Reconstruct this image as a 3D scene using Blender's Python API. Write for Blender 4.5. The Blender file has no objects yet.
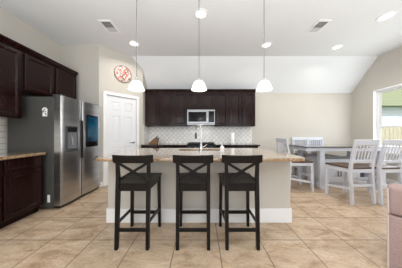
import bpy, bmesh, math, random
from mathutils import Vector, Matrix
random.seed(7)
PI = math.pi
sc = bpy.context.scene
COL = sc.collection

# ------------------------------------------------------------------ camera, world, lights, exposure
cam_d = bpy.data.cameras.new('camera'); cam = bpy.data.objects.new('camera', cam_d); COL.objects.link(cam)
cam.location = (0, 0, 1.2); cam.rotation_euler = (PI/2, 0, 0)
cam_d.sensor_width = 36; cam_d.lens = 155/402*36; cam_d.clip_start = 0.05
sc.camera = cam
sc.view_settings.view_transform = 'Standard'; sc.view_settings.look = 'None'
sc.view_settings.gamma = 1; sc.view_settings.use_curve_mapping = False
sc.view_settings.exposure = 0.0

world = bpy.data.worlds.new('world'); sc.world = world; world.use_nodes = True
bg = world.node_tree.nodes['Background']; bg.inputs[0].default_value = (0.86, 0.93, 1.0, 1); bg.inputs[1].default_value = 1.9

def area(name, loc, rot, sx, sy, power, color=(1, 1, 1)):
    l = bpy.data.lights.new(name, 'AREA'); l.shape = 'RECTANGLE'; l.size = sx; l.size_y = sy
    l.energy = power; l.color = color
    o = bpy.data.objects.new(name, l); o.location = loc; o.rotation_euler = rot; COL.objects.link(o)
    return o
# daylight entering by the tall windows of the living room behind the camera
for wx in (-1.75, 0.55, 2.85):
    area('daylight_fill', (wx, -3.72, 1.55), (PI/2, 0, 0), 1.7, 2.1, 20, (0.90, 0.95, 1.0))
# daylight at the dining window
area('daylight_fill', (4.625, 3.2, 1.55), (PI/2, 0, PI/2), 1.6, 1.45, 30, (0.92, 0.96, 1.0))
# added fill lamp at the solid left wall, where no window is built
area('daylight_fill', (-3.05, -1.6, 1.55), (PI/2, 0, -PI/2), 1.9, 1.7, 26, (0.93, 0.97, 1.0))
# added upward fill lamp behind the camera, standing in for a bounced flash
area('bounce_fill', (0.7, -0.45, 1.3), (PI, 0, 0), 6.4, 1.4, 232, (0.90, 0.95, 1.0))
sun = bpy.data.lights.new('sun', 'SUN'); sun.energy = 2.6; sun.angle = 0.02
sun_o = bpy.data.objects.new('sun', sun); COL.objects.link(sun_o)
from mathutils import Vector as _V
sun_o.rotation_euler = _V((0.15, 0.75, -0.9)).to_track_quat('-Z', 'Y').to_euler()

# ------------------------------------------------------------------ helpers
def L(r, g=None, b=None):
    f = lambda c: (c/255/12.92) if c/255 <= 0.04045 else ((c/255+0.055)/1.055)**2.4
    return (f(r), f(g), f(b), 1)

class MB:
    def __init__(s): s.bm = bmesh.new()
    def _bev(s, geom, bevel, seg=1):
        if bevel > 0:
            es = list({e for v in geom for e in v.link_edges})
            bmesh.ops.bevel(s.bm, geom=es, offset=bevel, segments=seg, affect='EDGES', profile=0.5)
    def box(s, x0, x1, y0, y1, z0, z1, bevel=0.0, seg=1, mat=None):
        vs = [s.bm.verts.new(p) for p in ((x0,y0,z0),(x1,y0,z0),(x1,y1,z0),(x0,y1,z0),(x0,y0,z1),(x1,y0,z1),(x1,y1,z1),(x0,y1,z1))]
        for f in ((3,2,1,0),(4,5,6,7),(0,1,5,4),(1,2,6,5),(2,3,7,6),(3,0,4,7)): s.bm.faces.new([vs[i] for i in f])
        if mat is not None:
            for v in vs: v.co = mat @ v.co
        s._bev(vs, bevel, seg); return s
    def bar(s, a, b, w, t, bevel=0.0, up=(0,0,1), w2=None, t2=None, seg=1):
        """tapered rectangular bar from a to b; w along side, t along the 'up' normal"""
        a, b = Vector(a), Vector(b); d = (b-a).normalized(); up = Vector(up)
        side = d.cross(up)
        if side.length < 1e-5: side = Vector((1,0,0))
        side.normalize(); n = side.cross(d).normalized()
        w2 = w if w2 is None else w2; t2 = t if t2 is None else t2
        vs = []
        for p, ww, tt in ((a, w, t), (b, w2, t2)):
            for sx, sy in ((-1,-1),(1,-1),(1,1),(-1,1)):
                vs.append(s.bm.verts.new(p + side*sx*ww/2 + n*sy*tt/2))
        for f in ((3,2,1,0),(4,5,6,7),(0,1,5,4),(1,2,6,5),(2,3,7,6),(3,0,4,7)): s.bm.faces.new([vs[i] for i in f])
        s._bev(vs, bevel, seg); return s
    def leg(s, pts, sizes, bevel=0.003):
        """square leg through pts, horizontal square sections"""
        rings = []
        for p, (w, d) in zip(pts, sizes):
            rings.append([s.bm.verts.new((p[0]+sx*w/2, p[1]+sy*d/2, p[2])) for sx, sy in ((-1,-1),(1,-1),(1,1),(-1,1))])
        for r0, r1 in zip(rings, rings[1:]):
            for i in range(4):
                j = (i+1) % 4; s.bm.faces.new((r0[i], r0[j], r1[j], r1[i]))
        s.bm.faces.new(rings[0][::-1]); s.bm.faces.new(rings[-1])
        if bevel:
            es = [e for e in {e for r in rings for v in r for e in v.link_edges}]
            bmesh.ops.bevel(s.bm, geom=es, offset=bevel, segments=1, affect='EDGES', profile=0.5)
        return s
    def lathe(s, prof, n=32, cx=0, cy=0, cz=0, axis='Z', cap=True):
        rings = []
        for r, h in prof:
            ring = []
            for i in range(n):
                a = 2*PI*i/n; c, q = r*math.cos(a), r*math.sin(a)
                p = (cx+c, cy+q, cz+h) if axis == 'Z' else ((cx+c, cy+h, cz+q) if axis == 'Y' else (cx+h, cy+c, cz+q))
                ring.append(s.bm.verts.new(p))
            rings.append(ring)
        for a, b in zip(rings, rings[1:]):
            for i in range(n):
                j = (i+1) % n; s.bm.faces.new((a[i], a[j], b[j], b[i]))
        if cap:
            s.bm.faces.new(rings[0][::-1]); s.bm.faces.new(rings[-1])
        return s
    def tube(s, pts, r, n=12):
        pts = [Vector(p) for p in pts]; rings = []; prev = None
        for i, p in enumerate(pts):
            d = (pts[min(i+1, len(pts)-1)] - pts[max(i-1, 0)]).normalized()
            if prev is None:
                ref = Vector((0,0,1)) if abs(d.z) < 0.9 else Vector((1,0,0))
                u = d.cross(ref).normalized()
            else:
                u = (prev - d*prev.dot(d)).normalized()
            prev = u; v = d.cross(u)
            rr = r[i] if isinstance(r, (list, tuple)) else r
            rings.append([s.bm.verts.new(p + (u*math.cos(2*PI*k/n) + v*math.sin(2*PI*k/n))*rr) for k in range(n)])
        for a, b in zip(rings, rings[1:]):
            for i in range(n):
                j = (i+1) % n; s.bm.faces.new((a[i], a[j], b[j], b[i]))
        s.bm.faces.new(rings[0][::-1]); s.bm.faces.new(rings[-1]); return s
    def prism(s, poly, axis, a0, a1, bevel=0.0, seg=1):
        """poly in the plane normal to axis, extruded a0..a1 (X: (y,z); Y: (x,z); Z: (x,y))"""
        def P(u, v, w): return {'X': (w,u,v), 'Y': (u,w,v), 'Z': (u,v,w)}[axis]
        A = [s.bm.verts.new(P(u, v, a0)) for u, v in poly]; B = [s.bm.verts.new(P(u, v, a1)) for u, v in poly]
        s.bm.faces.new(A[::-1]); s.bm.faces.new(B)
        for i in range(len(poly)):
            j = (i+1) % len(poly); s.bm.faces.new((A[i], A[j], B[j], B[i]))
        s._bev(A+B, bevel, seg); return s
    def panel(s, x0, x1, z0, z1, prof, y=0.0, back=None):
        """nested rectangles on a face that looks along -Y: prof = [(inset, y)...]"""
        rings = []
        if back is not None: prof = [(prof[0][0], back)] + prof
        for ins, yy in prof:
            rings.append([s.bm.verts.new(p) for p in ((x0+ins, y+yy, z0+ins), (x1-ins, y+yy, z0+ins), (x1-ins, y+yy, z1-ins), (x0+ins, y+yy, z1-ins))])
        for a, b in zip(rings, rings[1:]):
            for i in range(4):
                j = (i+1) % 4; s.bm.faces.new((a[i], a[j], b[j], b[i]))
        s.bm.faces.new(rings[-1])
        if back is not None: s.bm.faces.new(rings[0][::-1])
        return s
    def build(s, name, mat, parent=None, smooth=False, loc=None):
        bmesh.ops.recalc_face_normals(s.bm, faces=s.bm.faces)
        me = bpy.data.meshes.new(name); s.bm.to_mesh(me); s.bm.free()
        if smooth:
            me.polygons.foreach_set('use_smooth', [True]*len(me.polygons))
            try: me.set_sharp_from_angle(angle=math.radians(38))
            except Exception: pass
        o = bpy.data.objects.new(name, me); COL.objects.link(o)
        if mat: me.materials.append(mat)
        if parent is not None: o.parent = parent
        if loc: o.location = loc
        return o

def tag(o, label, cat, group=None, kind=None):
    if label: o['label'] = label
    if cat: o['category'] = cat
    if group: o['group'] = group
    if kind: o['kind'] = kind
    return o
def thing(name, label, cat, loc=(0,0,0), rz=0.0, group=None):
    o = bpy.data.objects.new(name, None); COL.objects.link(o); o.empty_display_size = 0.1
    o.location = loc; o.rotation_euler = (0, 0, rz)
    return tag(o, label, cat, group)
def struct(o):
    o['kind'] = 'structure'; return o
def dup(root, loc, rz, label=None):
    def rec(o, parent):
        c = o.copy(); COL.objects.link(c)
        if parent is not None: c.parent = parent
        for ch in [x for x in bpy.data.objects if x.parent == o]: rec(ch, c)
        return c
    kids = {}
    r = rec(root, None)
    r.location = loc; r.rotation_euler = (0, 0, rz)
    if label: r['label'] = label
    return r

# ------------------------------------------------------------------ materials
def new_mat(name):
    m = bpy.data.materials.new(name); m.use_nodes = True
    nt = m.node_tree; return m, nt, nt.nodes['Principled BSDF']
def simple(name, col, rough=0.5, metal=0.0, spec=0.5, noise=0.0, nscale=8.0, bump=0.0, bscale=60.0, coat=0.0, emit=None, estr=0.0, stretch=(1,1,1)):
    m, nt, b = new_mat(name)
    b.inputs['Roughness'].default_value = rough; b.inputs['Metallic'].default_value = metal
    b.inputs['Specular IOR Level'].default_value = spec; b.inputs['Coat Weight'].default_value = coat
    tc = nt.nodes.new('ShaderNodeTexCoord'); mp = nt.nodes.new('ShaderNodeMapping'); mp.inputs['Scale'].default_value = stretch
    nt.links.new(tc.outputs['Object'], mp.inputs[0])
    nz = nt.nodes.new('ShaderNodeTexNoise'); nz.inputs['Scale'].default_value = nscale; nz.inputs['Detail'].default_value = 4
    nt.links.new(mp.outputs[0], nz.inputs['Vector'])
    rp = nt.nodes.new('ShaderNodeValToRGB')
    a = tuple(max(0, c*(1-noise)) for c in col[:3])+(1,); c2 = tuple(min(1, c*(1+noise)) for c in col[:3])+(1,)
    rp.color_ramp.elements[0].position = 0.3; rp.color_ramp.elements[1].position = 0.7
    rp.color_ramp.elements[0].color = a; rp.color_ramp.elements[1].color = c2
    nt.links.new(nz.outputs['Fac'], rp.inputs[0]); nt.links.new(rp.outputs[0], b.inputs['Base Color'])
    if bump > 0:
        n2 = nt.nodes.new('ShaderNodeTexNoise'); n2.inputs['Scale'].default_value = bscale; n2.inputs['Detail'].default_value = 3
        nt.links.new(mp.outputs[0], n2.inputs['Vector'])
        bp = nt.nodes.new('ShaderNodeBump'); bp.inputs['Strength'].default_value = bump; bp.inputs['Distance'].default_value = 0.01
        nt.links.new(n2.outputs['Fac'], bp.inputs['Height']); nt.links.new(bp.outputs[0], b.inputs['Normal'])
    if emit:
        b.inputs['Emission Color'].default_value = emit; b.inputs['Emission Strength'].default_value = estr
    return m

M = {}
M['wall'] = simple('wall_paint', L(198,193,184), 0.85, noise=0.015, nscale=2, bump=0.05, bscale=120)
M['ceil'] = simple('ceiling_paint', L(229,231,233), 0.9, noise=0.01, nscale=2, bump=0.05, bscale=100)
M['white'] = simple('white_trim_paint', L(238,238,238), 0.4, noise=0.01)
M['doorw'] = simple('white_door_paint', L(232,233,236), 0.45, noise=0.01)
M['esp'] = simple('espresso_wood', L(31,12,10), 0.17, spec=0.22, noise=0.22, nscale=6, stretch=(6,6,0.8))
M['stool'] = simple('black_brown_wood', L(15,12,12), 0.32, spec=0.25, noise=0.15, nscale=10, stretch=(4,4,1))
M['steel'] = simple('brushed_steel', (0.56,0.565,0.57,1), 0.30, metal=1.0, noise=0.14, nscale=3, stretch=(0.4,0.4,3))
M['steel3'] = simple('oven_steel', (0.30,0.30,0.305,1), 0.28, metal=1.0, noise=0.04)
M['steel2'] = simple('polished_chrome', (0.62,0.62,0.63,1), 0.2, metal=1.0)
M['fside'] = simple('charcoal_steel', L(78,78,75), 0.5, metal=0.1, noise=0.04)
M['rod'] = simple('satin_nickel', L(128,128,128), 0.45, metal=0.4)
M['black'] = simple('black_gloss', L(10,10,12), 0.1, spec=0.25)
M['blackm'] = simple('black_matt', L(24,24,25), 0.5)
M['grey'] = simple('grey_plastic', L(70,72,75), 0.4)
M['dwhite'] = simple('white_furniture_paint', L(208,211,219), 0.45, noise=0.02, nscale=15)
M['dseat'] = simple('brown_wood_seat', L(82,60,48), 0.35, noise=0.3, nscale=9, stretch=(1,8,1))
M['dtop'] = simple('dark_wood_top', L(52,42,40), 0.10, noise=0.25, nscale=8, stretch=(1,9,1), coat=1.0)
M['dtop'].node_tree.nodes['Principled BSDF'].inputs['Coat IOR'].default_value = 2.0
M['niche'] = simple('dark_grey_board', L(84,84,88), 0.6)
M['sofa'] = simple('dusty_pink_linen', L(174,151,147), 0.95, noise=0.14, nscale=120, bump=0.5, bscale=220)
M['piping'] = simple('pale_pink_cord', L(205,190,186), 0.9, noise=0.05)
M['shade'] = simple('frosted_glass', L(250,248,244), 0.3, emit=(1,0.97,0.92,1), estr=0.28)
M['lens'] = simple('lamp_lens', L(255,255,255), 0.3, emit=(1,0.98,0.95,1), estr=1.6)
M['vent'] = simple('vent_slat', L(205,205,203), 0.6)
M['ventd'] = simple('vent_dark', L(120,120,120), 0.8)
M['paper'] = simple('paper', L(245,245,245), 0.8)
M['wood'] = simple('knife_block_wood', L(128,92,62), 0.5, noise=0.2, nscale=12, stretch=(1,1,5))
M['bottle'] = simple('white_plastic', L(235,235,235), 0.3)
M['pantry'] = M['wall']

def granite():
    m, nt, b = new_mat('tan_granite')
    tc = nt.nodes.new('ShaderNodeTexCoord')
    n1 = nt.nodes.new('ShaderNodeTexNoise'); n1.inputs['Scale'].default_value = 45; n1.inputs['Detail'].default_value = 6; n1.inputs['Roughness'].default_value = 0.75
    n2 = nt.nodes.new('ShaderNodeTexVoronoi'); n2.inputs['Scale'].default_value = 70
    nt.links.new(tc.outputs['Object'], n1.inputs['Vector']); nt.links.new(tc.outputs['Object'], n2.inputs['Vector'])
    rp = nt.nodes.new('ShaderNodeValToRGB'); e = rp.color_ramp.elements
    e[0].position = 0.36; e[0].color = L(78,60,44); e[1].position = 0.62; e[1].color = L(182,164,140)
    k = e.new(0.47); k.color = L(154,121,82)
    nt.links.new(n1.outputs['Fac'], rp.inputs[0])
    mx = nt.nodes.new('ShaderNodeMixRGB'); mx.blend_type = 'MULTIPLY'; mx.inputs[0].default_value = 0.25
    r2 = nt.nodes.new('ShaderNodeValToRGB'); r2.color_ramp.elements[0].position = 0.05; r2.color_ramp.elements[1].position = 0.5
    nt.links.new(n2.outputs['Distance'], r2.inputs[0])
    nt.links.new(rp.outputs[0], mx.inputs[1]); nt.links.new(r2.outputs[0], mx.inputs[2])
    nt.links.new(mx.outputs[0], b.inputs['Base Color'])
    b.inputs['Roughness'].default_value = 0.13; b.inputs['IOR'].default_value = 1.6
    b.inputs['Coat Weight'].default_value = 1.0; b.inputs['Coat Roughness'].default_value = 0.06; b.inputs['Coat IOR'].default_value = 1.6
    return m
M['granite'] = granite()
M['dgranite'] = simple('dark_granite', L(48,40,38), 0.1, noise=0.5, nscale=60, coat=0.3)

def floor_mat():
    m, nt, b = new_mat('travertine_floor_tile')
    N = nt.nodes.new; K = nt.links.new
    tc = N('ShaderNodeTexCoord'); mp = N('ShaderNodeMapping')
    T = 0.472
    mp.inputs['Location'].default_value = (0.28 + 20*T, -1.755 + 20*T, 0)
    K(tc.outputs['Object'], mp.inputs[0])
    br = N('ShaderNodeTexBrick'); br.offset = 0; br.squash = 1
    br.inputs['Scale'].default_value = 1; br.inputs['Brick Width'].default_value = T; br.inputs['Row Height'].default_value = T
    br.inputs['Mortar Size'].default_value = 0.0045; br.inputs['Mortar Smooth'].default_value = 0.1; br.inputs['Bias'].default_value = 0
    br.inputs['Color1'].default_value = (0.93,0.93,0.93,1); br.inputs['Color2'].default_value = (1,1,1,1); br.inputs['Mortar'].default_value = (1,1,1,1)
    K(mp.outputs[0], br.inputs['Vector'])
    n1 = N('ShaderNodeTexNoise'); n1.inputs['Scale'].default_value = 3.2; n1.inputs['Detail'].default_value = 8; n1.inputs['Roughness'].default_value = 0.62; n1.inputs['Distortion'].default_value = 0.8
    mp2 = N('ShaderNodeMapping'); mp2.inputs['Scale'].default_value = (1,2.2,1); K(tc.outputs['Object'], mp2.inputs[0]); K(mp2.outputs[0], n1.inputs['Vector'])
    rp = N('ShaderNodeValToRGB'); e = rp.color_ramp.elements
    e[0].position = 0.30; e[0].color = L(160,131,103); e[1].position = 0.68; e[1].color = L(214,193,168)
    k = e.new(0.48); k.color = L(196,171,143)
    K(n1.outputs['Fac'], rp.inputs[0])
    # fine dark veins
    n2 = N('ShaderNodeTexNoise'); n2.inputs['Scale'].default_value = 9; n2.inputs['Detail'].default_value = 6; n2.inputs['Distortion'].default_value = 1.5; K(mp2.outputs[0], n2.inputs['Vector'])
    r2 = N('ShaderNodeValToRGB'); e = r2.color_ramp.elements
    e[0].position = 0.46; e[0].color = (1,1,1,1); e[1].position = 0.54; e[1].color = (1,1,1,1); k = e.new(0.5); k.color = (0.72,0.66,0.60,1)
    K(n2.outputs['Fac'], r2.inputs[0])
    a = N('ShaderNodeMixRGB'); a.blend_type = 'MULTIPLY'; a.inputs[0].default_value = 0.7; K(rp.outputs[0], a.inputs[1]); K(r2.outputs[0], a.inputs[2])
    c = N('ShaderNodeMixRGB'); c.blend_type = 'MULTIPLY'; c.inputs[0].default_value = 1; K(a.outputs[0], c.inputs[1]); K(br.outputs['Color'], c.inputs[2])
    d = N('ShaderNodeMixRGB'); K(br.outputs['Fac'], d.inputs[0]); K(c.outputs[0], d.inputs[1]); d.inputs[2].default_value = L(112,90,72)
    K(d.outputs[0], b.inputs['Base Color'])
    b.inputs['Roughness'].default_value = 0.38
    bp = N('ShaderNodeBump'); bp.inputs['Strength'].default_value = 0.5; bp.inputs['Distance'].default_value = 0.004; bp.invert = True
    K(br.outputs['Fac'], bp.inputs['Height']); K(bp.outputs[0], b.inputs['Normal'])
    return m
M['floor'] = floor_mat()

def splash_mat(name, axes, diag=True):
    m, nt, b = new_mat(name); N = nt.nodes.new; K = nt.links.new
    tc = N('ShaderNodeTexCoord'); sp = N('ShaderNodeSeparateXYZ'); cb = N('ShaderNodeCombineXYZ'); K(tc.outputs['Object'], sp.inputs[0])
    K(sp.outputs[axes[0]], cb.inputs[0]); K(sp.outputs[axes[1]], cb.inputs[1])
    mp = N('ShaderNodeMapping'); mp.inputs['Rotation'].default_value = (0,0,PI/4 if diag else 0); mp.inputs['Location'].default_value = (5,5,0)
    K(cb.outputs[0], mp.inputs[0])
    br = N('ShaderNodeTexBrick'); br.offset = 0; br.inputs['Scale'].default_value = 1
    br.inputs['Brick Width'].default_value = 0.096; br.inputs['Row Height'].default_value = 0.096
    br.inputs['Mortar Size'].default_value = 0.004; br.inputs['Mortar Smooth'].default_value = 0.3
    br.inputs['Color1'].default_value = L(248,246,242); br.inputs['Color2'].default_value = L(240,237,232); br.inputs['Mortar'].default_value = L(186,176,168)
    K(mp.outputs[0], br.inputs['Vector']); K(br.outputs['Color'], b.inputs['Base Color'])
    b.inputs['Roughness'].default_value = 0.2
    bp = N('ShaderNodeBump'); bp.inputs['Strength'].default_value = 0.4; bp.inputs['Distance'].default_value = 0.004; bp.invert = True
    K(br.outputs['Fac'], bp.inputs['Height']); K(bp.outputs[0], b.inputs['Normal'])
    return m
M['splash'] = splash_mat('diamond_tile_back', (0,2))
M['splashl'] = splash_mat('diamond_tile_side', (1,2))
M['subway'] = splash_mat('white_tile_left', (1,2), False)

def siding_mat(name, col1, col2, pitch):
    m, nt, b = new_mat(name); N = nt.nodes.new; K = nt.links.new
    tc = N('ShaderNodeTexCoord'); wv = N('ShaderNodeTexWave'); wv.bands_direction = 'Z'; wv.wave_profile = 'SAW'
    wv.inputs['Scale'].default_value = 0.314/pitch; wv.inputs['Distortion'].default_value = 0.15
    K(tc.outputs['Object'], wv.inputs['Vector'])
    rp = N('ShaderNodeValToRGB'); e = rp.color_ramp.elements
    e[0].position = 0.0; e[0].color = col2; e[1].position = 0.25; e[1].color = col1
    K(wv.outputs['Fac'], rp.inputs[0]); K(rp.outputs[0], b.inputs['Base Color']); b.inputs['Roughness'].default_value = 0.8
    return m

# ------------------------------------------------------------------ room shell (camera at x=0, y=0)
XL, XR, YB, YF = -3.14, 4.55, 4.68, -3.8
ZC, YC, ZB = 3.20, 3.98, 2.44          # flat ceiling, crease, back wall height
WT = 0.15
struct(MB().box(XL-WT, XR+WT, YF-WT, YB+WT, -0.1, 0).build('floor', M['floor']))
slope = (ZC-ZB)/(YB-YC)
zo = ZB - slope*WT
struct(MB().prism([(YF-WT, ZC), (YC, ZC), (YB+WT, zo), (YB+WT, zo+0.14), (YC+0.05, ZC+0.12), (YF-WT, ZC+0.12)], 'X', XL-WT, XR+WT).build('ceiling', M['ceil']))
struct(MB().prism([(XL-WT, 0), (XR+WT, 0), (XR+WT, ZB-0.002), (XL-WT, ZB-0.002)], 'Y', YB, YB+WT-0.01).build('wall_back', M['wall']))
struct(MB().box(XL-WT, XL, YF, 3.585, 0, ZC).build('wall_left', M['wall']))
struct(MB().box(XL, -2.295, 3.485, 3.585, 0, ZC).build('wall_alcove', M['wall']))
# angled pantry wall, 45 degrees, with the door opening
PA = Vector((-2.295, 3.485, 0)); PB = Vector((-1.58, 4.20, 0)); PD = (PB-PA).normalized(); PLEN = (PB-PA).length
PRZ = math.atan2(PD.y, PD.x)
DS0, DS1, DH = 0.150, 0.840, 2.115   # door opening along the wall
sC = (YC-PA.y)/PD.y
zE = ZC - slope*(PB.y-YC)
w = MB()
w.prism([(0,0), (DS0,0), (DS0,DH), (DS1,DH), (DS1,0), (PLEN,0), (PLEN,zE), (sC,ZC), (0,ZC)], 'Y', 0, 0.10)
wp = struct(w.build('wall_pantry', M['wall'])); wp.location = PA; wp.rotation_euler = (0,0,PRZ)
struct(MB().prism([(4.20,0), (YB,0), (YB,ZB), (4.20, zE)], 'X', -1.68, -1.58).build('wall_pantry_side', M['wall']))
# right wall with the dining window
WY0, WY1, WZ0, WZ1 = 2.35, 4.10, 0.75, 2.345
w = MB()
w.box(XR, XR+WT, YF, WY0, 0, ZC); w.box(XR, XR+WT, WY0, WY1, 0, WZ0); w.box(XR, XR+WT, WY0, WY1, WZ1, ZC)
w.prism([(WY1,0), (YB,0), (YB,ZB), (YC,ZC), (YC,WZ1+0.01), (WY1,WZ1+0.01)] if False else [(WY1,0), (YB,0), (YB,ZB), (WY1, ZC-slope*(WY1-YC))], 'X', XR, XR+WT)
struct(w.build('wall_right', M['wall']))
# wall behind the camera with three tall windows (daylight comes in there)
w = MB()
xs = [XL-WT, -2.6, -0.9, -0.3, 1.4, 2.0, 3.7, XR+WT]
for i in range(0, 8, 2): w.box(xs[i], xs[i+1], YF-WT, YF, 0, ZC)
for i in (1, 3, 5):
    w.box(xs[i], xs[i+1], YF-WT, YF, 0, 0.5); w.box(xs[i], xs[i+1], YF-WT, YF, 2.6, ZC)
struct(w.build('wall_front', M['wall']))

# baseboards
def base(name, x0, x1, y0, y1): struct(MB().box(x0, x1, y0, y1, 0, 0.11, 0.004).build(name, M['white']))
base('baseboard_back', 1.56, XR, YB-0.016, YB); base('baseboard_right', XR-0.016, XR, YF+0.1, YB-0.02)
base('baseboard_left', XL, XL+0.016, YF+0.1, 0.4); 
o = struct(MB().box(0, DS0-0.075, -0.016, 0, 0, 0.11, 0.004).build('baseboard_pantry', M['white'])); o.location = PA; o.rotation_euler = (0,0,PRZ)

# pantry door (structure) with casing
def onpantry(o): o.location = PA; o.rotation_euler = (0,0,PRZ); return o
c = MB()
for a0, a1 in ((DS0-0.07, DS0), (DS1, DS1+0.07)): c.box(a0, a1, -0.02, 0, 0, DH+0.07, 0.004)
c.box(DS0, DS1, -0.02, 0, DH, DH+0.07, 0.004)
onpantry(struct(c.build('trim_1', M['white'])))
d = MB(); x0, x1 = DS0+0.006, DS1-0.006; z0, z1 = 0.01, DH-0.008; yb, yf, yp = 0.05, 0.010, 0.026
d.box(x0, x1, yp, yb, z0, z1)
st = 0.10; mid = (x0+x1)/2
d.box(x0, x0+st, yf, yp, z0, z1); d.box(x1-st, x1, yf, yp, z0, z1); d.box(mid-0.045, mid+0.045, yf, yp, z0, z1)
rows = [(0.22, 0.88), (1.00, 1.64), (1.75, 1.98)]
zz = [z0] + [v for r in rows for v in r] + [z1]
for i in range(0, len(zz), 2):
    d.box(x0+st, mid-0.045, yf, yp, zz[i], zz[i+1]); d.box(mid+0.045, x1-st, yf, yp, zz[i], zz[i+1])
for r0, r1 in rows:
    for a0, a1 in ((x0+st, mid-0.045), (mid+0.045, x1-st)):
        d.panel(a0+0.014, a1-0.014, r0+0.014, r1-0.014, [(0, yp), (0.03, yf+0.004)])
door = onpantry(struct(d.build('door_1', M['doorw'])))
h = MB(); h.lathe([(0.028,0),(0.028,-0.012),(0.012,-0.016),(0.012,-0.045)], 20, x1-0.06, yf, 0.985, 'Y')
h.bar((x1-0.06, yf-0.045, 0.985), (x1-0.17, yf-0.045, 0.985), 0.014, 0.02, 0.004)
h.build('door_handle', M['steel2'], door, True)

# tile splashbacks
struct(MB().box(-1.58, 1.54, YB-0.012, YB, 0.90, 1.45).build('trim_2', M['splash']))
struct(MB().box(-1.58, -1.568, 4.215, YB-0.012, 0.90, 1.45).build('trim_3', M['splashl']))
struct(MB().box(XL, XL+0.012, 0.6, 2.50, 0.90, 1.47).build('trim_4', M['subway']))
struct(MB().box(XL, XL+0.02, 2.50, 2.54, 0.0, 1.47).build('trim_5', M['wall']))

# dining window
wf = MB(); fx0, fx1 = XR+0.09, XR+0.14
def ring(mb, y0, y1, z0, z1, t, a, b):
    mb.box(a, b, y0, y0+t, z0, z1); mb.box(a, b, y1-t, y1, z0, z1); mb.box(a, b, y0+t, y1-t, z0, z0+t); mb.box(a, b, y0+t, y1-t, z1-t, z1)
ring(wf, WY0, WY1, WZ0, WZ1, 0.05, fx0, fx1)
wf.box(fx0, fx1, 3.20, 3.25, WZ0+0.05, WZ1-0.05)
win = struct(wf.build('window_1', M['white']))
for y0, y1 in ((WY0+0.05, 3.20), (3.25, WY1-0.05)):
    s1 = MB(); ring(s1, y0, y1, WZ0+0.05, 1.40, 0.035, fx0+0.004, fx0+0.03); s1.build('lower_sash', M['white'], win)
    s2 = MB(); ring(s2, y0, y1, 1.365, WZ1-0.05, 0.035, fx0+0.032, fx1-0.004); s2.build('upper_sash', M['white'], win)
mglass, nt, b = new_mat('window_glass')
b.inputs['Transmission Weight'].default_value = 1; b.inputs['Roughness'].default_value = 0; b.inputs['IOR'].default_value = 1.01
for y0, y1 in ((WY0+0.05, 3.20), (3.25, WY1-0.05)):
    MB().box(fx0+0.04, fx0+0.043, y0+0.03, y1-0.03, 1.40, WZ1-0.08).build('glass_pane', mglass, win)
rt = MB(); ring(rt, WY0, WY1, WZ0, WZ1, 0.012, XR, fx0)      # beige wall reveal, coloured white for the window light on its edges
rt.build('window_reveal', M['white'], win)
MB().box(XR-0.03, XR+0.01, WY0-0.03, WY1+0.03, WZ0-0.03, WZ0+0.012, 0.004).build('window_sill', M['white'], win)

# ------------------------------------------------------------------ outside the window
lawn = MB().box(XR+WT+0.01, 22, -6, 20, -0.25, -0.15).build('lawn', simple('grass', L(110,140,70), 0.95, noise=0.3, nscale=30))
tag(lawn, 'green lawn outside beyond the dining window', 'lawn', kind='stuff')
hs = thing('house', 'pale sided neighbouring house with green roof, seen outside through the dining window', 'house', (11, 9.0, -0.15))
MB().box(-4.5, 6, 0, 5, 0, 3.0).build('wall', siding_mat('pale_siding', L(238,241,246), L(216,221,230), 0.16), hs)
MB().prism([(-0.45, 2.92), (-0.30, 3.0), (2.5, 5.4), (5.45, 2.92)], 'X', -4.9, 6.4).build('roof', siding_mat('green_shingles', L(150,154,118), L(134,139,103), 0.22), hs)
fn = thing('fence', 'tan wooden fence outside below the neighbouring house, seen through the window', 'fence', (10, 7.4, -0.15))
f = MB()
for i in range(44):
    x = -4.4 + i*0.2; f.box(x, x+0.185, 0, 0.025, 0.03, 1.70+random.uniform(-0.03,0.03))
f.build('picket', simple('tan_boards', L(196,182,162), 0.8, noise=0.25, nscale=4, stretch=(6,6,1)), fn)['kind'] = 'stuff'
MB().box(-4.4, 4.4, 0.025, 0.07, 0.4, 0.5).box(-4.4, 4.4, 0.025, 0.07, 1.3, 1.4).build('rail', M['wood'], fn)
for i in range(5): MB().box(-4.4+i*2.15, -4.3+i*2.15, 0.07, 0.17, 0, 1.72).build('post', M['wood'], fn)

# ------------------------------------------------------------------ cabinets (local: front at y=0 facing -Y, body to +y)
def door_mesh(x0, x1, z0, z1):
    return MB().panel(x0, x1, z0, z1, [(0.0,-0.018),(0.004,-0.022),(0.048,-0.022),(0.053,-0.018),(0.066,-0.009),(0.070,-0.008)], back=-0.001)
def cabinet(name, label, loc, rz, w, d, z0, z1, ndoors=1, drawer=0.0, crown=False, toe=False, group=None, drawers=0, cat='cabinet'):
    t = thing(name, label, cat, loc, rz, group)
    b = MB()
    bz = z0 + (0.1 if toe else 0)
    b.box(0.001, w-0.001, 0, d, bz, z1, 0.002)
    if toe: b.box(0.002, w-0.002, 0.07, d, z0, bz)
    b.build('body', M['esp'], t)
    if crown:
        MB().prism([(0.0, z1-0.07), (-0.012, z1-0.07), (-0.020, z1-0.045), (-0.045, z1-0.012), (-0.048, z1+0.012), (0.0, z1+0.012)], 'X', 0.0, w).build('crown_moulding', M['esp'], t)
    ztop = z1 - (0.085 if crown else 0.02); zb = bz + 0.02
    if drawer:
        dw = (w-0.03)/ndoors
        for i in range(ndoors):
            MB().panel(0.02+i*dw, 0.01+(i+1)*dw, ztop-drawer, ztop, [(0,-0.017),(0.004,-0.021),(0.03,-0.021),(0.036,-0.016)], back=-0.001).build('drawer', M['esp'], t)
        ztop -= drawer + 0.025
    gp = 0.022 if d < 0.5 else 0.012
    dw = w/ndoors
    for i in range(ndoors):
        door_mesh(gp+i*dw, (i+1)*dw-gp, zb, ztop).build('door', M['esp'], t)
    return t

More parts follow.
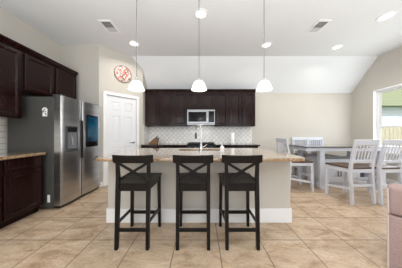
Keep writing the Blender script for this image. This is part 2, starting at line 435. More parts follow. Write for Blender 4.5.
R90 = PI/2
XBF = -2.46     # base cabinet face on the left wall
g = 'base cabinets on the left wall'
cabinet('base_cabinet', 'dark espresso base cabinet on left wall, beside the refrigerator', (XBF, 1.91, 0), R90, 0.50, 0.66, 0, 0.88, 1, 0.14, toe=True, group=g)
cabinet('base_cabinet', 'dark espresso base cabinet at the left frame edge, second from refrigerator', (XBF, 1.31, 0), R90, 0.60, 0.66, 0, 0.88, 1, 0.14, toe=True, group=g)
XUF = -2.73
cabinet('wall_cabinet', 'tall dark espresso wall cabinet over left counter, with bottom lower than its neighbour', (XUF, 1.90, 0), R90, 0.46, 0.395, 1.435, 2.53, 1, crown=True)
cabinet('wall_cabinet', 'dark espresso wall cabinet cut off by the left frame edge', (XUF, 1.30, 0), R90, 0.60, 0.395, 1.435, 2.53, 1, crown=True)
cabinet('wall_cabinet', 'short two-door espresso wall cabinet above the refrigerator', (XUF, 2.365, 0), R90, 1.03, 0.395, 1.855, 2.53, 2, crown=True)
MB_ = MB()
ct = MB().box(XL+0.013, -2.425, 1.25, 2.425, 0.88, 0.92, 0.006, 2).build('countertop', M['granite'])
tag(ct, 'short tan granite countertop on left wall beside refrigerator', 'countertop')

# back wall run
YU = 4.35
zt = 2.495
for lab, x0, x1, z0, n in (
    ('single-door espresso wall cabinet at the left end, beside the pantry', -1.565, -1.18, 1.415, 1),
    ('tall two-door espresso wall cabinet immediately left of the microwave', -1.18, -0.39, 1.415, 2),
    ('short two-door espresso wall cabinet directly above the microwave', -0.39, 0.39, 1.885, 2),
    ('tall two-door espresso wall cabinet immediately right of the microwave', 0.39, 1.135, 1.415, 2),
    ('single-door espresso wall cabinet at the right end of back wall', 1.135, 1.525, 1.415, 1)):
    cabinet('wall_cabinet', lab, (x0, YU, 0), 0, x1-x0, YB-YU-0.014, z0, 2.44 if False else zt-0.06, n, crown=True, group='wall cabinets on the back wall')
for lab, x0, x1, n in (
    ('espresso base cabinet left of range along the back wall', -1.565, -0.39, 3),
    ('espresso base cabinet right of range along the back wall', 0.39, 1.50, 3)):
    cabinet('base_cabinet', lab, (x0, 4.06, 0), 0, x1-x0, YB-4.06-0.014, 0, 0.88, n, 0.14, toe=True, group='base cabinets along the back wall')
tag(MB().box(-1.566, -0.39, 4.03, YB-0.013, 0.88, 0.92, 0.005, 2).build('countertop', M['dgranite']), 'dark granite countertop on back wall left of range, under knife block', 'countertop')
tag(MB().box(0.39, 1.545, 4.03, YB-0.013, 0.88, 0.92, 0.005, 2).build('countertop', M['dgranite']), 'dark granite countertop on back wall right of range, under paper towels', 'countertop')

# range
r = thing('kitchen_range', 'stainless and black gas range between the back base cabinets', 'stove', (0, 4.0, 0))
MB().box(-0.38, 0.38, 0.02, 0.66, 0.05, 0.915, 0.004).build('body', M['blackm'], r)
MB().box(-0.385, 0.385, 0.0, 0.665, 0.915, 0.93, 0.003).build('cooktop', M['black'], r)
for sx in (-0.19, 0.19):
    gmb = MB()
    for k in range(5):
        xx = sx - 0.16 + k*0.08; gmb.box(xx-0.006, xx+0.006, 0.08, 0.60, 0.945, 0.96)
    for yy in (0.08, 0.34, 0.60): gmb.box(sx-0.165, sx+0.165, yy-0.006, yy+0.006, 0.93, 0.957)
    gmb.build('grate', M['blackm'], r)
od = MB().box(-0.37, 0.37, 0.0, 0.02, 0.2, 0.78, 0.004).build('oven_door', M['steel'], r)
MB().box(-0.28, 0.28, -0.003, 0.0, 0.32, 0.62).build('window', M['black'], od)
MB().tube([(-0.32,-0.04,0.72),(0.32,-0.04,0.72)], 0.011).box(-0.3,-0.28,-0.04,0.001,0.71,0.73).box(0.28,0.3,-0.04,0.001,0.71,0.73).build('handle', M['steel2'], od)
for k in range(5): MB().lathe([(0.02,0),(0.018,-0.03)], 16, -0.28+k*0.14, 0.02, 0.85, 'Y').build('knob', M['steel2'], r, True)
for i in range(4): MB().box((-0.35,0.31)[i%2], (-0.31,0.35)[i%2], (0.06,0.58)[i//2], (0.10,0.62)[i//2], 0, 0.05).build('foot', M['blackm'], r)

# microwave
mw = thing('microwave_oven', 'stainless over-the-range microwave with black glass door', 'microwave', (0, 4.28, 1.455))
MB().box(-0.385, 0.385, 0.02, 0.386, 0, 0.425, 0.003).build('body', M['steel3'], mw)
dr = MB().box(-0.383, 0.20, -0.005, 0.02, 0.035, 0.42, 0.004).build('door', M['steel3'], mw)
MB().box(-0.350, 0.145, -0.009, -0.005, 0.085, 0.355, 0.002).build('window', M['black'], dr)
MB().tube([(0.172,-0.035,0.07),(0.172,-0.035,0.39)], 0.009).box(0.166,0.178,-0.035,-0.004,0.08,0.10).box(0.166,0.178,-0.035,-0.004,0.36,0.38).build('handle', M['steel2'], dr)
cp = MB().box(0.203, 0.383, -0.005, 0.02, 0.035, 0.42, 0.003).build('control_panel', M['steel3'], mw)
MB().box(0.213, 0.365, -0.009, -0.005, 0.07, 0.375).build('keypad', M['black'], cp)
MB().box(-0.383, 0.383, -0.002, 0.02, 0.0, 0.033, 0.003).build('vent_grille', M['steel3'], mw)

MB().box(-0.06, 0.06, 0.06, 0.12, -0.004, 0.0).build('lamp_lens', M['lens'], mw)
l = bpy.data.lights.new('cooktop_light', 'AREA'); l.shape = 'RECTANGLE'; l.size = 0.3; l.size_y = 0.08; l.energy = 1.0
o = bpy.data.objects.new('cooktop_light', l); COL.objects.link(o); o.location = (0, 0.09, -0.008); o.parent = mw

# ------------------------------------------------------------------ refrigerator (left wall, facing +X)
FX = -2.22
fr = thing('refrigerator', 'large stainless side-by-side refrigerator with touch screen and ice dispenser', 'refrigerator', (FX, 2.46, 0), R90)
FW, FH = 0.985, 1.815      # local x along world +y ; local y is depth
MB().box(0.0, FW, 0.125, 0.86, 0.03, FH-0.02, 0.006).build('body', M['fside'], fr)
SPL = 0.445
def fdoor(x0, x1, nm):
    # slightly bowed door front
    poly = [(x0, 0.115), (x0, 0.018)]
    for k in range(9):
        t = k/8; poly.append((x0+0.012+(x1-x0-0.024)*t, 0.010-0.012*math.sin(PI*t)))
    poly += [(x1, 0.018), (x1, 0.115)]
    return MB().prism(poly, 'Z', 0.055, FH).build(nm, M['steel'], fr, True)
d1 = fdoor(0.003, SPL-0.008, 'freezer_door'); d2 = fdoor(SPL+0.008, FW-0.003, 'fridge_door')
MB().box(SPL-0.008, SPL+0.008, 0.03, 0.124, 0.06, FH-0.02).build('door_gasket', M['blackm'], fr)
MB().box(0.02, FW-0.02, 0.05, 0.125, 0.012, 0.05).build('kick_plate', M['blackm'], fr)
for i in range(4): MB().lathe([(0.022,0),(0.022,0.032)], 12, (0.06,FW-0.06)[i%2], (0.16,0.8)[i//2], 0).build('foot', M['blackm'], fr)
MB().box(0.02, 0.12, 0.03, 0.16, FH, FH+0.022, 0.004).build('hinge_cover', M['grey'], fr)
MB().box(FW-0.12, FW-0.02, 0.03, 0.16, FH, FH+0.022, 0.004).build('hinge_cover', M['grey'], fr)
# recessed vertical grips beside the split
MB().box(SPL-0.026, SPL-0.009, -0.006, 0.02, 0.75, 1.45, 0.003).build('grip', M['blackm'], d1)
MB().box(SPL+0.009, SPL+0.018, -0.004, 0.02, 0.75, 1.45, 0.003).build('grip', M['blackm'], d2)
# dispenser
dp = MB().panel(0.085, 0.325, 0.90, 1.335, [(0,-0.008),(0.010,-0.010),(0.016,-0.006)], back=0.02).build('dispenser', M['grey'], d1)
MB().box(0.118, 0.297, -0.012, -0.006, 1.235, 1.315).build('dispenser_panel', M['black'], d1)
nb = MB(); nb.box(0.118, 0.297, -0.0085, -0.006, 0.95, 1.225); nb.build('dispenser_niche', simple('niche_grey', L(110,113,118), 0.35), d1)
MB().bar((0.19,-0.012,1.225),(0.19,-0.03,1.02), 0.035, 0.01, 0.003, up=(0,1,0)).build('dispenser_lever', M['steel2'], d1)
MB().box(0.118, 0.297, -0.03, -0.006, 0.945, 0.96, 0.002).build('drip_tray', M['steel2'], d1)
# screen
def screen_mat():
    m, nt, b = new_mat('fridge_screen'); N = nt.nodes.new; K = nt.links.new
    tc = N('ShaderNodeTexCoord'); nz = N('ShaderNodeTexNoise'); nz.inputs['Scale'].default_value = 3; nz.inputs['Detail'].default_value = 3
    K(tc.outputs['Object'], nz.inputs['Vector']); rp = N('ShaderNodeValToRGB'); e = rp.color_ramp.elements
    e[0].position = 0.35; e[0].color = L(8,34,52); e[1].position = 0.75; e[1].color = L(30,125,145); k = e.new(0.55); k.color = L(12,68,90)
    K(nz.outputs['Fac'], rp.inputs[0]); K(rp.outputs[0], b.inputs['Base Color']); K(rp.outputs[0], b.inputs['Emission Color'])
    b.inputs['Emission Strength'].default_value = 0.4; b.inputs['Roughness'].default_value = 0.1
    return m
sr = MB().box(0.54, 0.865, -0.010, 0.005, 0.945, 1.575, 0.003).build('screen_frame', M['black'], d2)
MB().box(0.556, 0.85, -0.0125, -0.010, 1.05, 1.545).build('touch_screen', screen_mat(), d2)
# magnet and floor level label on the flank (flank looks along -X local)
mg = thing('fridge_magnet', 'small white patterned magnet stuck high on the refrigerator side', 'magnet', (-2.475, 2.458, 1.55))
MB().lathe([(0.042,0),(0.042,-0.006),(0.036,-0.008)], 16, 0, 0, 0.03, 'Y').box(-0.035, 0.04, -0.007, 0, -0.07, 0.02, 0.003).build('plate', M['paper'], mg)
pm = MB()
for a in range(9):
    px, pz = random.uniform(-0.028,0.03), random.uniform(-0.06,0.055); pm.box(px-0.009, px+0.009, -0.0095, -0.0072, pz-0.006, pz+0.006)
pm.build('print', M['grey'], mg)
sl = MB().box(-0.022, 0.022, -0.003, 0, -0.06, 0.06, 0.001).build('paper_label', M['paper'], None, loc=(-2.415, 2.4585, 0.175))
tag(sl, 'small white paper label low on the refrigerator side near floor', 'label')

# ------------------------------------------------------------------ island
isl = thing('kitchen_island', 'long beige painted kitchen island with white baseboard', 'kitchen island', (0, 2.11, 0))
IX0, IX1, IY1 = -1.265, 1.215, 0.93
MB().box(IX0, IX1, 0.0, 0.12, 0, 0.88).box(IX0, IX0+0.02, 0.12, IY1-0.02, 0, 0.88).box(IX1-0.02, IX1, 0.12, IY1-0.02, 0, 0.88).build('panel', M['wall'], isl)
bb = MB(); bb.box(IX0-0.016, IX1+0.016, -0.016, 0, 0, 0.19, 0.003); bb.box(IX0-0.016, IX0, 0, IY1-0.02, 0, 0.19, 0.003); bb.box(IX1, IX1+0.016, 0, IY1-0.02, 0, 0.19, 0.003)
bb.build('baseboard', M['white'], isl)
MB().box(IX0+0.02, -0.45, 0.12, IY1, 0.1, 0.88).box(0.45, IX1-0.02, 0.12, IY1, 0.1, 0.88).box(-0.45, 0.45, 0.12, IY1, 0.1, 0.60).box(IX0+0.03, IX1-0.03, 0.12, IY1-0.07, 0, 0.1).build('cabinet_body', M['esp'], isl)
for k in range(6):
    dwid = (IX1-IX0-0.06)/6; xx = IX0+0.03+k*dwid
    dm = door_mesh(-(xx+dwid-0.005), -(xx+0.005), 0.13, 0.86 if abs(xx+dwid/2) > 0.6 else 0.58)
    bmesh.ops.rotate(dm.bm, cent=(0,0,0), matrix=Matrix.Rotation(PI, 3, 'Z'), verts=dm.bm.verts)
    bmesh.ops.translate(dm.bm, vec=(0, IY1, 0), verts=dm.bm.verts)
    dm.build('door', M['esp'], isl)

def slab_with_hole(name, outline, hole, z0, z1, bev, mat):
    cu = bpy.data.curves.new(name+'_c', 'CURVE'); cu.dimensions = '2D'; cu.fill_mode = 'BOTH'
    for pts in (outline, hole):
        sp = cu.splines.new('POLY'); sp.points.add(len(pts)-1); sp.use_cyclic_u = True
        for p, (x, y) in zip(sp.points, pts): p.co = (x, y, 0, 1)
    cu.extrude = (z1-z0)/2 - bev; cu.bevel_depth = bev; cu.bevel_resolution = 2; cu.offset = -bev
    tmp = bpy.data.objects.new(name+'_t', cu); COL.objects.link(tmp)
    dg = bpy.context.evaluated_depsgraph_get(); dg.update()
    me = bpy.data.meshes.new_from_object(tmp.evaluated_get(dg), depsgraph=dg)
    bpy.data.objects.remove(tmp); bpy.data.curves.remove(cu)
    me.transform(Matrix.Translation((0,0,(z0+z1)/2))); me.materials.clear(); me.materials.append(mat)
    o = bpy.data.objects.new(name, me); COL.objects.link(o); return o
def rrect(x0, x1, y0, y1, r, n=6):
    pts = []
    rs = r if isinstance(r, (list, tuple)) else [r]*4
    for (cx, cy, a0), rr in zip(((x1, y1, 0), (x0, y1, 90), (x0, y0, 180), (x1, y0, 270)), rs):
        ox = cx - rr if cx == x1 else cx + rr; oy = cy - rr if cy == y1 else cy + rr
        for k in range(n+1):
            a = math.radians(a0 + 90*k/n); pts.append((ox + rr*math.cos(a), oy + rr*math.sin(a)))
    return pts
it = slab_with_hole('countertop', rrect(-1.34, 1.255, 1.80, 3.10, [0.06,0.06,0.20,0.10], 8), rrect(-0.39, 0.39, 2.60, 2.98, 0.05), 0.88, 0.92, 0.006, M['granite'])
tag(it, 'large tan granite island countertop with rounded corners over the stools', 'countertop')

# sink
sk = thing('kitchen_sink', 'stainless double undermount sink set in the island countertop', 'sink', (0, 2.79, 0.66))
s = MB()
for x0, x1 in ((-0.395, -0.012), (0.012, 0.395)):
    s.box(x0, x1, -0.195, 0.195, 0, 0.012); s.box(x0, x0+0.008, -0.195, 0.195, 0.012, 0.216); s.box(x1-0.008, x1, -0.195, 0.195, 0.012, 0.216)
    s.box(x0+0.008, x1-0.008, -0.195, -0.187, 0.012, 0.216); s.box(x0+0.008, x1-0.008, 0.187, 0.195, 0.012, 0.216)
s.build('basin', M['steel'], sk)
for x in (-0.2, 0.2): MB().lathe([(0.045,0.012),(0.04,0.017),(0.01,0.014)], 20, x, 0, 0).build('drain', M['steel2'], sk, True)

# faucet
fc = thing('kitchen_faucet', 'tall chrome gooseneck faucet standing on the island by the sink', 'faucet', (0.0, 2.48, 0.92))
MB().lathe([(0.032,0),(0.032,0.008),(0.022,0.016),(0.021,0.09),(0.017,0.10),(0.016,0.12)], 24).build('base', M['steel2'], fc, True)
pts = [(0,0,0.10),(0,0,0.20),(0,0,0.34)]
dx, dy = -0.52, 0.85
for k in range(1, 13):
    a = PI*k/12; q = 0.085*(1-math.cos(a)); pts.append((q*dx, q*dy, 0.34+0.085*math.sin(a)))
pts.append((0.17*dx, 0.17*dy, 0.30))
MB().tube(pts, 0.0115, 14).build('spout', M['steel2'], fc, True)
MB().tube([(0.17*dx,0.17*dy,0.305),(0.17*dx,0.17*dy,0.27),(0.17*dx,0.17*dy,0.20)], [0.015,0.019,0.021], 14).build('spray_head', M['grey'], fc, True)
MB().tube([(0.02,0,0.07),(0.05,0,0.075),(0.10,-0.01,0.12)], [0.010,0.008,0.006], 10).build('lever', M['steel2'], fc, True)

sb = thing('soap_bottle', 'small white soap pump bottle on island right of faucet', 'soap bottle', (0.335, 2.46, 0.92))
MB().lathe([(0.030,0),(0.033,0.01),(0.033,0.075),(0.014,0.09),(0.012,0.10)], 20).build('bottle', M['bottle'], sb, True)
MB().lathe([(0.014,0.098),(0.014,0.108),(0.004,0.11),(0.004,0.13)], 14).bar((0,0,0.132),(-0.045,0,0.130), 0.012, 0.008, 0.002).build('pump', M['bottle'], sb, True)

# things on the back counter
pt = thing('paper_towel_holder', 'white paper towel roll standing on a stand on the back counter', 'paper towel holder', (0.885, 4.38, 0.92))
MB().lathe([(0.08,0),(0.08,0.012),(0.01,0.016),(0.01,0.335),(0.018,0.345),(0.01,0.355)], 24).build('stand', M['steel2'], pt, True)
MB().lathe([(0.055,0.017),(0.058,0.02),(0.058,0.295),(0.055,0.30)], 28).build('paper_roll', M['paper'], pt, True)
kb = thing('knife_block', 'slanted wooden knife block with dark handled knives on back counter', 'knife block', (-1.33, 4.38, 0.92))
MB().prism([(-0.13,0),(0.10,0),(0.125,0.095),(0.035,0.17),(-0.13,0.035)], 'Y', -0.055, 0.055, 0.003).build('block', M['wood'], kb)
for i in range(6):
    yy = -0.036 + (i % 3)*0.036; k2 = i // 3
    a = Vector((0.105-0.045*k2, yy, 0.108+0.037*k2)); dr_ = Vector((0.45, 0, 0.85)).normalized()
    MB().bar(a, a+dr_*(0.065+0.01*(i%2)), 0.014, 0.022, 0.003, up=(1,0,0)).build('knife_handle', M['blackm'], kb)

# ------------------------------------------------------------------ bar stools (local: seat faces +y)
def make_stool(label):
    t = thing('bar_stool', label, 'bar stool', group='cross-back bar stools at the island')
    s = M['stool']
    for q in (-1, 1):
        MB().leg([(q*0.1615,-0.207,0),(q*0.160,-0.180,0.62),(q*0.161,-0.176,0.74),(q*0.166,-0.188,0.968)], [(0.034,0.040),(0.040,0.044),(0.038,0.036),(0.032,0.026)]).build('back_leg', s, t)
        MB().leg([(q*0.180,0.200,0),(q*0.172,0.190,0.655)], [(0.032,0.036),(0.040,0.042)]).build('front_leg', s, t)
        MB().bar((q*0.161,-0.19,0.265),(q*0.177,0.193,0.235), 0.020, 0.032, 0.002).build('side_stretcher', s, t)
    MB().bar((-0.145,-0.198,0.197),(0.145,-0.198,0.197), 0.022, 0.034, 0.002).build('back_stretcher', s, t)
    MB().bar((-0.162,0.195,0.185),(0.162,0.195,0.185), 0.024, 0.036, 0.002).build('footrest', s, t)
    ap = MB(); ap.bar((-0.14,-0.180,0.635),(0.14,-0.180,0.635), 0.024, 0.072, 0.002); ap.bar((-0.155,0.192,0.635),(0.155,0.192,0.635), 0.022, 0.06, 0.002)
    for q in (-1, 1): ap.bar((q*0.160,-0.18,0.635),(q*0.176,0.175,0.635), 0.022, 0.06, 0.002)
    ap.build('seat_frame', s, t)
    # seat: slightly dished board, notched between the back posts
    st_ = MB(); bm = st_.bm; nx, ny = 12, 10; top = []; bot = []
    for j in range(ny+1):
        v = j/ny; y = -0.200 + 0.425*v; hw = 0.178 + 0.024*v
        if j == 0: hw = 0.134
        rt_, rb_ = [], []
        for i in range(nx+1):
            u = -1+2*i/nx
            y2 = y + (0.012*(1-u*u) if j == ny else 0)
            dz = -0.010*max(0, 1-u*u)*math.sin(PI*min(1, max(0, v)))
            rt_.append(bm.verts.new((u*hw, y2, 0.686+dz))); rb_.append(bm.verts.new((u*hw, y2, 0.666)))
        top.append(rt_); bot.append(rb_)
    for j in range(ny):
        for i in range(nx):
            bm.faces.new((top[j][i], top[j][i+1], top[j+1][i+1], top[j+1][i])); bm.faces.new((bot[j][i], bot[j+1][i], bot[j+1][i+1], bot[j][i+1]))
    for i in range(nx):
        bm.faces.new((top[0][i], bot[0][i], bot[0][i+1], top[0][i+1])); bm.faces.new((top[ny][i+1], bot[ny][i+1], bot[ny][i], top[ny][i]))
    for j in range(ny):
        bm.faces.new((top[j][0], top[j+1][0], bot[j+1][0], bot[j][0])); bm.faces.new((top[j+1][nx], top[j][nx], bot[j][nx], bot[j+1][nx]))
    st_.build('seat', s, t, True)
    # curved top rail
    tr = MB(); bm = tr.bm; rings = []
    n = 14
    for i in range(n+1):
        u = -1+2*i/n; x = u*0.214; y = -0.195 - 0.016*(1-u*u) + 0.004; lean = 0.012
        zt_ = 0.982 - 0.006*(1-u*u); zb_ = 0.890 + 0.006*(1-u*u) + (0.012 if abs(u) > 0.99 else 0)
        th = 0.013 if abs(u) < 0.99 else 0.009
        rings.append([bm.verts.new(p) for p in ((x,y-th+lean,zb_),(x,y+th+lean,zb_),(x,y+th-0.004,zt_-0.004),(x,y+th-0.010,zt_),(x,y-th+0.006,zt_),(x,y-th,zt_-0.006))])
    for a, b in zip(rings, rings[1:]):
        for k in range(6):
            bm.faces.new((a[k], a[(k+1)%6], b[(k+1)%6], b[k]))
    bm.faces.new(rings[0]); bm.faces.new(rings[-1][::-1])
    tr.build('top_rail', s, t, True)
    for q in (-1, 1):
        o_ = 0.006*q
        a = Vector((q*0.150,-0.184+o_,0.892)); b_ = Vector((-q*0.150,-0.176+o_,0.715))
        MB().bar(a, b_, 0.028, 0.012, 0.002, up=(0,1,0)).build('cross_brace', s, t)
    return t
s0 = make_stool('black cross-back bar stool, left one of three at the island')
s0.location = (-0.717, 1.82, 0)
dup(s0, (-0.083, 1.82, 0), 0, 'black cross-back bar stool, middle one of three, in front of faucet')
dup(s0, (0.431, 1.82, 0), 0, 'black cross-back bar stool, right one of three at the island')

# ------------------------------------------------------------------ dining set
def make_chair(label):
    t = thing('dining_chair', label, 'chair', group='white slat-back dining chairs')
    s = M['dwhite']
    for q in (-1, 1):
        MB().leg([(q*0.205,-0.255,0),(q*0.200,-0.225,0.60),(q*0.203,-0.242,0.72),(q*0.212,-0.312,1.10)], [(0.036,0.044),(0.042,0.048),(0.040,0.038),(0.032,0.026)]).build('back_leg', s, t)
        MB().leg([(q*0.205,0.235,0),(q*0.202,0.228,0.12),(q*0.200,0.220,0.595)], [(0.044,0.046),(0.052,0.054),(0.044,0.046)], 0.004).build('front_leg', s, t)
        MB().bar((q*0.202,-0.23,0.265),(q*0.202,0.222,0.185), 0.022, 0.042, 0.002).build('side_stretcher', s, t)
    MB().bar((-0.185,-0.235,0.315),(0.185,-0.235,0.315), 0.022, 0.045, 0.002).build('back_stretcher', s, t)
    MB().bar((-0.185,0.228,0.30),(0.185,0.228,0.30), 0.024, 0.045, 0.002).build('front_stretcher', s, t)
    ap = MB()
    ap.bar((-0.18,-0.228,0.565),(0.18,-0.228,0.565), 0.024, 0.062, 0.002); ap.bar((-0.18,0.222,0.565),(0.18,0.222,0.565), 0.024, 0.062, 0.002)
    for q in (-1, 1): ap.bar((q*0.201,-0.20,0.565),(q*0.201,0.20,0.565), 0.024, 0.062, 0.002)
    ap.build('seat_frame', s, t)
    MB().prism([(-0.178,-0.245),(0.178,-0.245),(0.178,-0.20),(0.222,-0.20),(0.226,0.235),(0.20,0.258),(-0.20,0.258),(-0.226,0.235),(-0.222,-0.20),(-0.178,-0.20)], 'Z', 0.597, 0.625, 0.005, 2).build('seat', M['dseat'], t)
    MB().bar((-0.222,-0.305,1.060),(0.222,-0.305,1.060), 0.090, 0.022, 0.005, up=(0,1,0.1), seg=2).build('top_rail', s, t)
    MB().bar((-0.185,-0.240,0.725),(0.185,-0.240,0.725), 0.048, 0.020, 0.002, up=(0,1,0.1)).build('lower_rail', s, t)
    for k in range(6):
        x = -0.150 + k*0.060
        MB().bar((x*0.97,-0.242,0.745),(x*1.03,-0.298,1.02), 0.023, 0.009, 0.001, up=(0,1,0)).build('slat', s, t)
    return t
c0 = make_chair('white slat-back dining chair with back to camera, nearest the island')
c0.location = (2.745, 2.90, 0); c0.rotation_euler = (0, 0, math.radians(5))
dup(c0, (3.235, 2.90, 0), math.radians(5), 'white slat-back dining chair with back to camera, beside the window')
dup(c0, (2.095, 3.45, 0), -PI/2, 'white slat-back dining chair at the left end of table, behind island corner')
dup(c0, (2.955, 4.345, 0), PI, 'white slat-back dining chair behind the table, nearer the left corner')
dup(c0, (3.42, 4.345, 0), PI, 'white slat-back dining chair behind the table, further from left corner')

tb = thing('dining_table', 'tall white dining table with dark wooden top and storage base', 'dining table', (3.22, 3.80, 0))
MB().box(-0.97, 1.13, -0.47, 0.47, 0.905, 0.93, 0.006, 2).build('tabletop', M['dtop'], tb)
MB().box(-0.93, 1.09, -0.43, -0.405, 0.83, 0.905).box(-0.93, 1.09, 0.405, 0.43, 0.83, 0.905).box(-0.93, -0.905, -0.405, 0.405, 0.83, 0.905).box(1.065, 1.09, -0.405, 0.405, 0.83, 0.905).build('apron', M['dwhite'], tb)
for qx in (-1, 0.78/0.56):
    for qy in (-1, 1):
        MB().leg([(qx*0.56,qy*0.36,0),(qx*0.56,qy*0.36,0.10),(qx*0.56,qy*0.36,0.14),(qx*0.56,qy*0.36,0.78),(qx*0.56,qy*0.36,0.83)], [(0.13,0.12),(0.13,0.12),(0.10,0.10),(0.10,0.10),(0.14,0.12)], 0.006).build('leg', M['dwhite'], tb)
MB().box(-0.60, 0.82, -0.395, -0.35, 0.83, 0.904).box(-0.60, 0.82, 0.35, 0.395, 0.83, 0.904).build('brace', M['dwhite'], tb)
cb = MB(); y0, y1 = -0.30, 0.22
cb.box(-0.50, 0.70, y0, y1, 0.10, 0.125); cb.box(-0.50, 0.70, y0, y1, 0.60, 0.625)
for x in (-0.50, 0.335, 0.675): cb.box(x, x+0.025, y0, y1, 0.125, 0.60)
cb.box(-0.475, 0.675, 0.0, 0.02, 0.125, 0.60); cb.box(-0.50, 0.70, y0+0.05, y1-0.05, 0, 0.10)
sc_ = cb.build('storage_cabinet', M['dwhite'], tb)
MB().box(0.361, 0.674, -0.10, -0.002, 0.126, 0.599).build('niche_back', M['niche'], sc_)
for x0, x1, hx in ((-0.497, -0.125, -0.152), (-0.120, 0.357, -0.088)):
    dd = MB().panel(x0, x1, 0.128, 0.597, [(0,-0.014),(0.003,-0.018),(0.05,-0.018),(0.056,-0.010)], y=y0, back=-0.001).build('cabinet_door', M['dwhite'], tb)
    MB().bar((hx, y0-0.035, 0.25),(hx, y0-0.035, 0.36), 0.012, 0.012, 0.002, up=(0,1,0)).box(hx-0.006,hx+0.006,y0-0.035,y0-0.017,0.25,0.262).box(hx-0.006,hx+0.006,y0-0.035,y0-0.017,0.348,0.36).build('handle', M['blackm'], dd)

# ------------------------------------------------------------------ pendants, recessed lights, vents
PZ = 1.822
def pendant(x, y, label):
    t = thing('pendant_lamp', label, 'pendant lamp', (x, y, PZ), group='pendant lamps above the island')
    MB().lathe([(0.060,ZC-PZ),(0.060,ZC-PZ-0.015),(0.045,ZC-PZ-0.03),(0.008,ZC-PZ-0.035)], 24).build('canopy', M['steel2'], t, True)
    MB().tube([(0,0,0.165),(0,0,0.8),(0,0,ZC-PZ-0.03)], 0.0055, 8).build('rod', M['rod'], t, True)
    MB().lathe([(0.008,0.170),(0.022,0.163),(0.026,0.140),(0.032,0.126)], 20).build('socket_cap', M['steel2'], t, True)
    MB().lathe([(0.030,0.134),(0.048,0.128),(0.074,0.104),(0.092,0.066),(0.102,0.034),(0.113,0.006),(0.108,0.007),(0.096,0.034),(0.086,0.066),(0.068,0.100),(0.043,0.121),(0.028,0.126)], 36, cap=False).build('shade', M['shade'], t, True)
    MB().lathe([(0.004,0.13),(0.018,0.115),(0.026,0.08),(0.022,0.06),(0.004,0.05)], 18).build('bulb', M['lens'], t, True)
    l = bpy.data.lights.new('pendant_light', 'POINT'); l.energy = 1.6; l.shadow_soft_size = 0.05; l.color = (1, 0.93, 0.84)
    o = bpy.data.objects.new('pendant_light', l); COL.objects.link(o); o.location = (0, 0, 0.02); o.parent = t
pendant(-0.915, 2.2, 'frosted bell pendant lamp on rod, left one above island')
pendant(-0.028, 2.2, 'frosted bell pendant lamp on rod, middle one above island')
pendant(0.895, 2.2, 'frosted bell pendant lamp on rod, right one above island')

def downlight(x, y, label):
    t = thing('recessed_light', label, 'ceiling light', (x, y, ZC), group='recessed ceiling lights')
    MB().lathe([(0.085,-0.001),(0.085,-0.008),(0.112,-0.010),(0.118,-0.001)], 32, cap=False).build('trim_ring', M['white'], t, True)
    MB().lathe([(0.084,-0.001),(0.07,-0.004),(0.02,-0.005)], 28).build('lens', M['lens'], t, True)
    l = bpy.data.lights.new('downlight', 'AREA'); l.shape = 'DISK'; l.size = 0.15; l.energy = 11; l.color = (1, 0.95, 0.88); l.spread = math.radians(150)
    o = bpy.data.objects.new('downlight', l); COL.objects.link(o); o.location = (0, 0, -0.012); o.parent = t
downlight(0.0, 2.58, 'recessed ceiling light behind the middle pendant rod')
downlight(-1.48, 3.43, 'recessed ceiling light beside the left pendant rod near the pantry wall')
downlight(1.47, 3.48, 'recessed ceiling light beside the right pendant rod')
downlight(3.13, 3.56, 'recessed ceiling light above far side of dining table')
downlight(3.15, 2.64, 'large looking recessed ceiling light near the upper right corner')

def vent(x, y, label, flip):
    t = thing('ceiling_vent', label, 'air vent', (x, y, ZC), group='ceiling air vents')
    w_, l_ = 0.115, 0.17
    f = MB(); f.box(-w_, w_, -l_, -l_+0.03, -0.012, -0.001); f.box(-w_, w_, l_-0.03, l_, -0.012, -0.001); f.box(-w_, -w_+0.03, -l_+0.03, l_-0.03, -0.012, -0.001); f.box(w_-0.03, w_, -l_+0.03, l_-0.03, -0.012, -0.001)
    f.build('frame', M['white'], t)
    MB().box(-w_+0.03, w_-0.03, -l_+0.03, l_-0.03, -0.003, -0.001).build('backing', M['ventd'], t)
    for k in range(9):
        yy = -l_+0.042 + k*0.032; q = -1 if k < 5 else 1
        MB().bar((-w_+0.031, yy, -0.008), (w_-0.031, yy, -0.008), 0.016, 0.002, up=(0, 0.5*q, 1)).build('slat', M['vent'], t)
vent(-1.70, 2.885, 'rectangular white ceiling air vent, left of the pendants', 0)
vent(2.18, 2.885, 'rectangular white ceiling air vent, right of the pendants', 0)

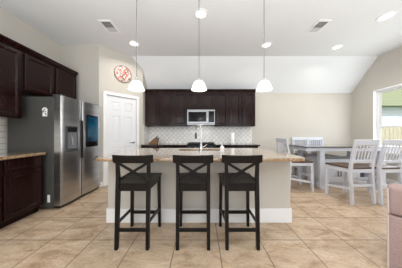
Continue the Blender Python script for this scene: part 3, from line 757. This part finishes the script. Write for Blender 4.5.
# ------------------------------------------------------------------ round wall piece on the pantry wall
def disc_mat():
    m, nt, b = new_mat('red_white_pattern'); N = nt.nodes.new; K = nt.links.new
    tc = N('ShaderNodeTexCoord'); v = N('ShaderNodeTexVoronoi'); v.inputs['Scale'].default_value = 34; K(tc.outputs['Object'], v.inputs['Vector'])
    rp = N('ShaderNodeValToRGB'); rp.color_ramp.interpolation = 'CONSTANT'; e = rp.color_ramp.elements
    e[0].position = 0; e[0].color = L(196,118,108); e[1].position = 0.34; e[1].color = L(238,226,218); k = e.new(0.62); k.color = L(220,168,156); k = e.new(0.86); k.color = L(96,78,76)
    sp = N('ShaderNodeSeparateXYZ'); K(v.outputs['Color'], sp.inputs[0]); K(sp.outputs[0], rp.inputs[0]); K(rp.outputs[0], b.inputs['Base Color']); b.inputs['Roughness'].default_value = 0.4
    return m
pc = PA + PD*0.51
wd = thing('wall_plaque', 'round red and white patterned wall plaque with grey rim above pantry door', 'wall decoration', (pc.x, pc.y, 2.685), PRZ)
MB().lathe([(0.17,-0.001),(0.205,-0.001),(0.21,-0.012),(0.205,-0.026),(0.188,-0.026),(0.185,-0.018),(0.17,-0.016)], 48, axis='Y', cap=False).build('rim', simple('rim_grey', L(140,128,122), 0.4), wd, True)
MB().lathe([(0.186,-0.001),(0.186,-0.018),(0.02,-0.020)], 48, axis='Y').build('face', disc_mat(), wd, False)

# ------------------------------------------------------------------ upholstered armchair at right edge, back corner toward camera
ar = thing('armchair', 'dusty pink linen armchair corner at the lower right frame edge', 'armchair', (1.63, 1.36, 0), math.radians(-52))
def cushion(x0, x1, y0, y1, z0, z1, r, seg=4): return MB().box(x0, x1, y0, y1, z0, z1, r, seg)
cushion(0, 0.85, 0.0, 0.20, 0.50, 0.745, 0.035).build('backrest', M['sofa'], ar, True)
cushion(0.004, 0.846, 0.004, 0.80, 0.02, 0.495, 0.02).build('base', M['sofa'], ar, True)
cushion(0, 0.16, 0.205, 0.80, 0.50, 0.62, 0.03).build('armrest', M['sofa'], ar, True)
cushion(0.69, 0.85, 0.205, 0.80, 0.50, 0.62, 0.03).build('armrest', M['sofa'], ar, True)
cushion(0.165, 0.685, 0.205, 0.78, 0.498, 0.56, 0.03).build('seat_cushion', M['sofa'], ar, True)
MB().tube([(0.008,0.008,0.03),(0.006,0.006,0.49)], 0.007, 8).tube([(0.008,0.008,0.51),(0.004,0.004,0.725)], 0.007, 8).build('piping', M['piping'], ar, True)
for i in range(4): MB().lathe([(0.022,0),(0.028,0.02)], 12, (0.07,0.78)[i%2], (0.07,0.73)[i//2], 0).build('foot', M['blackm'], ar)
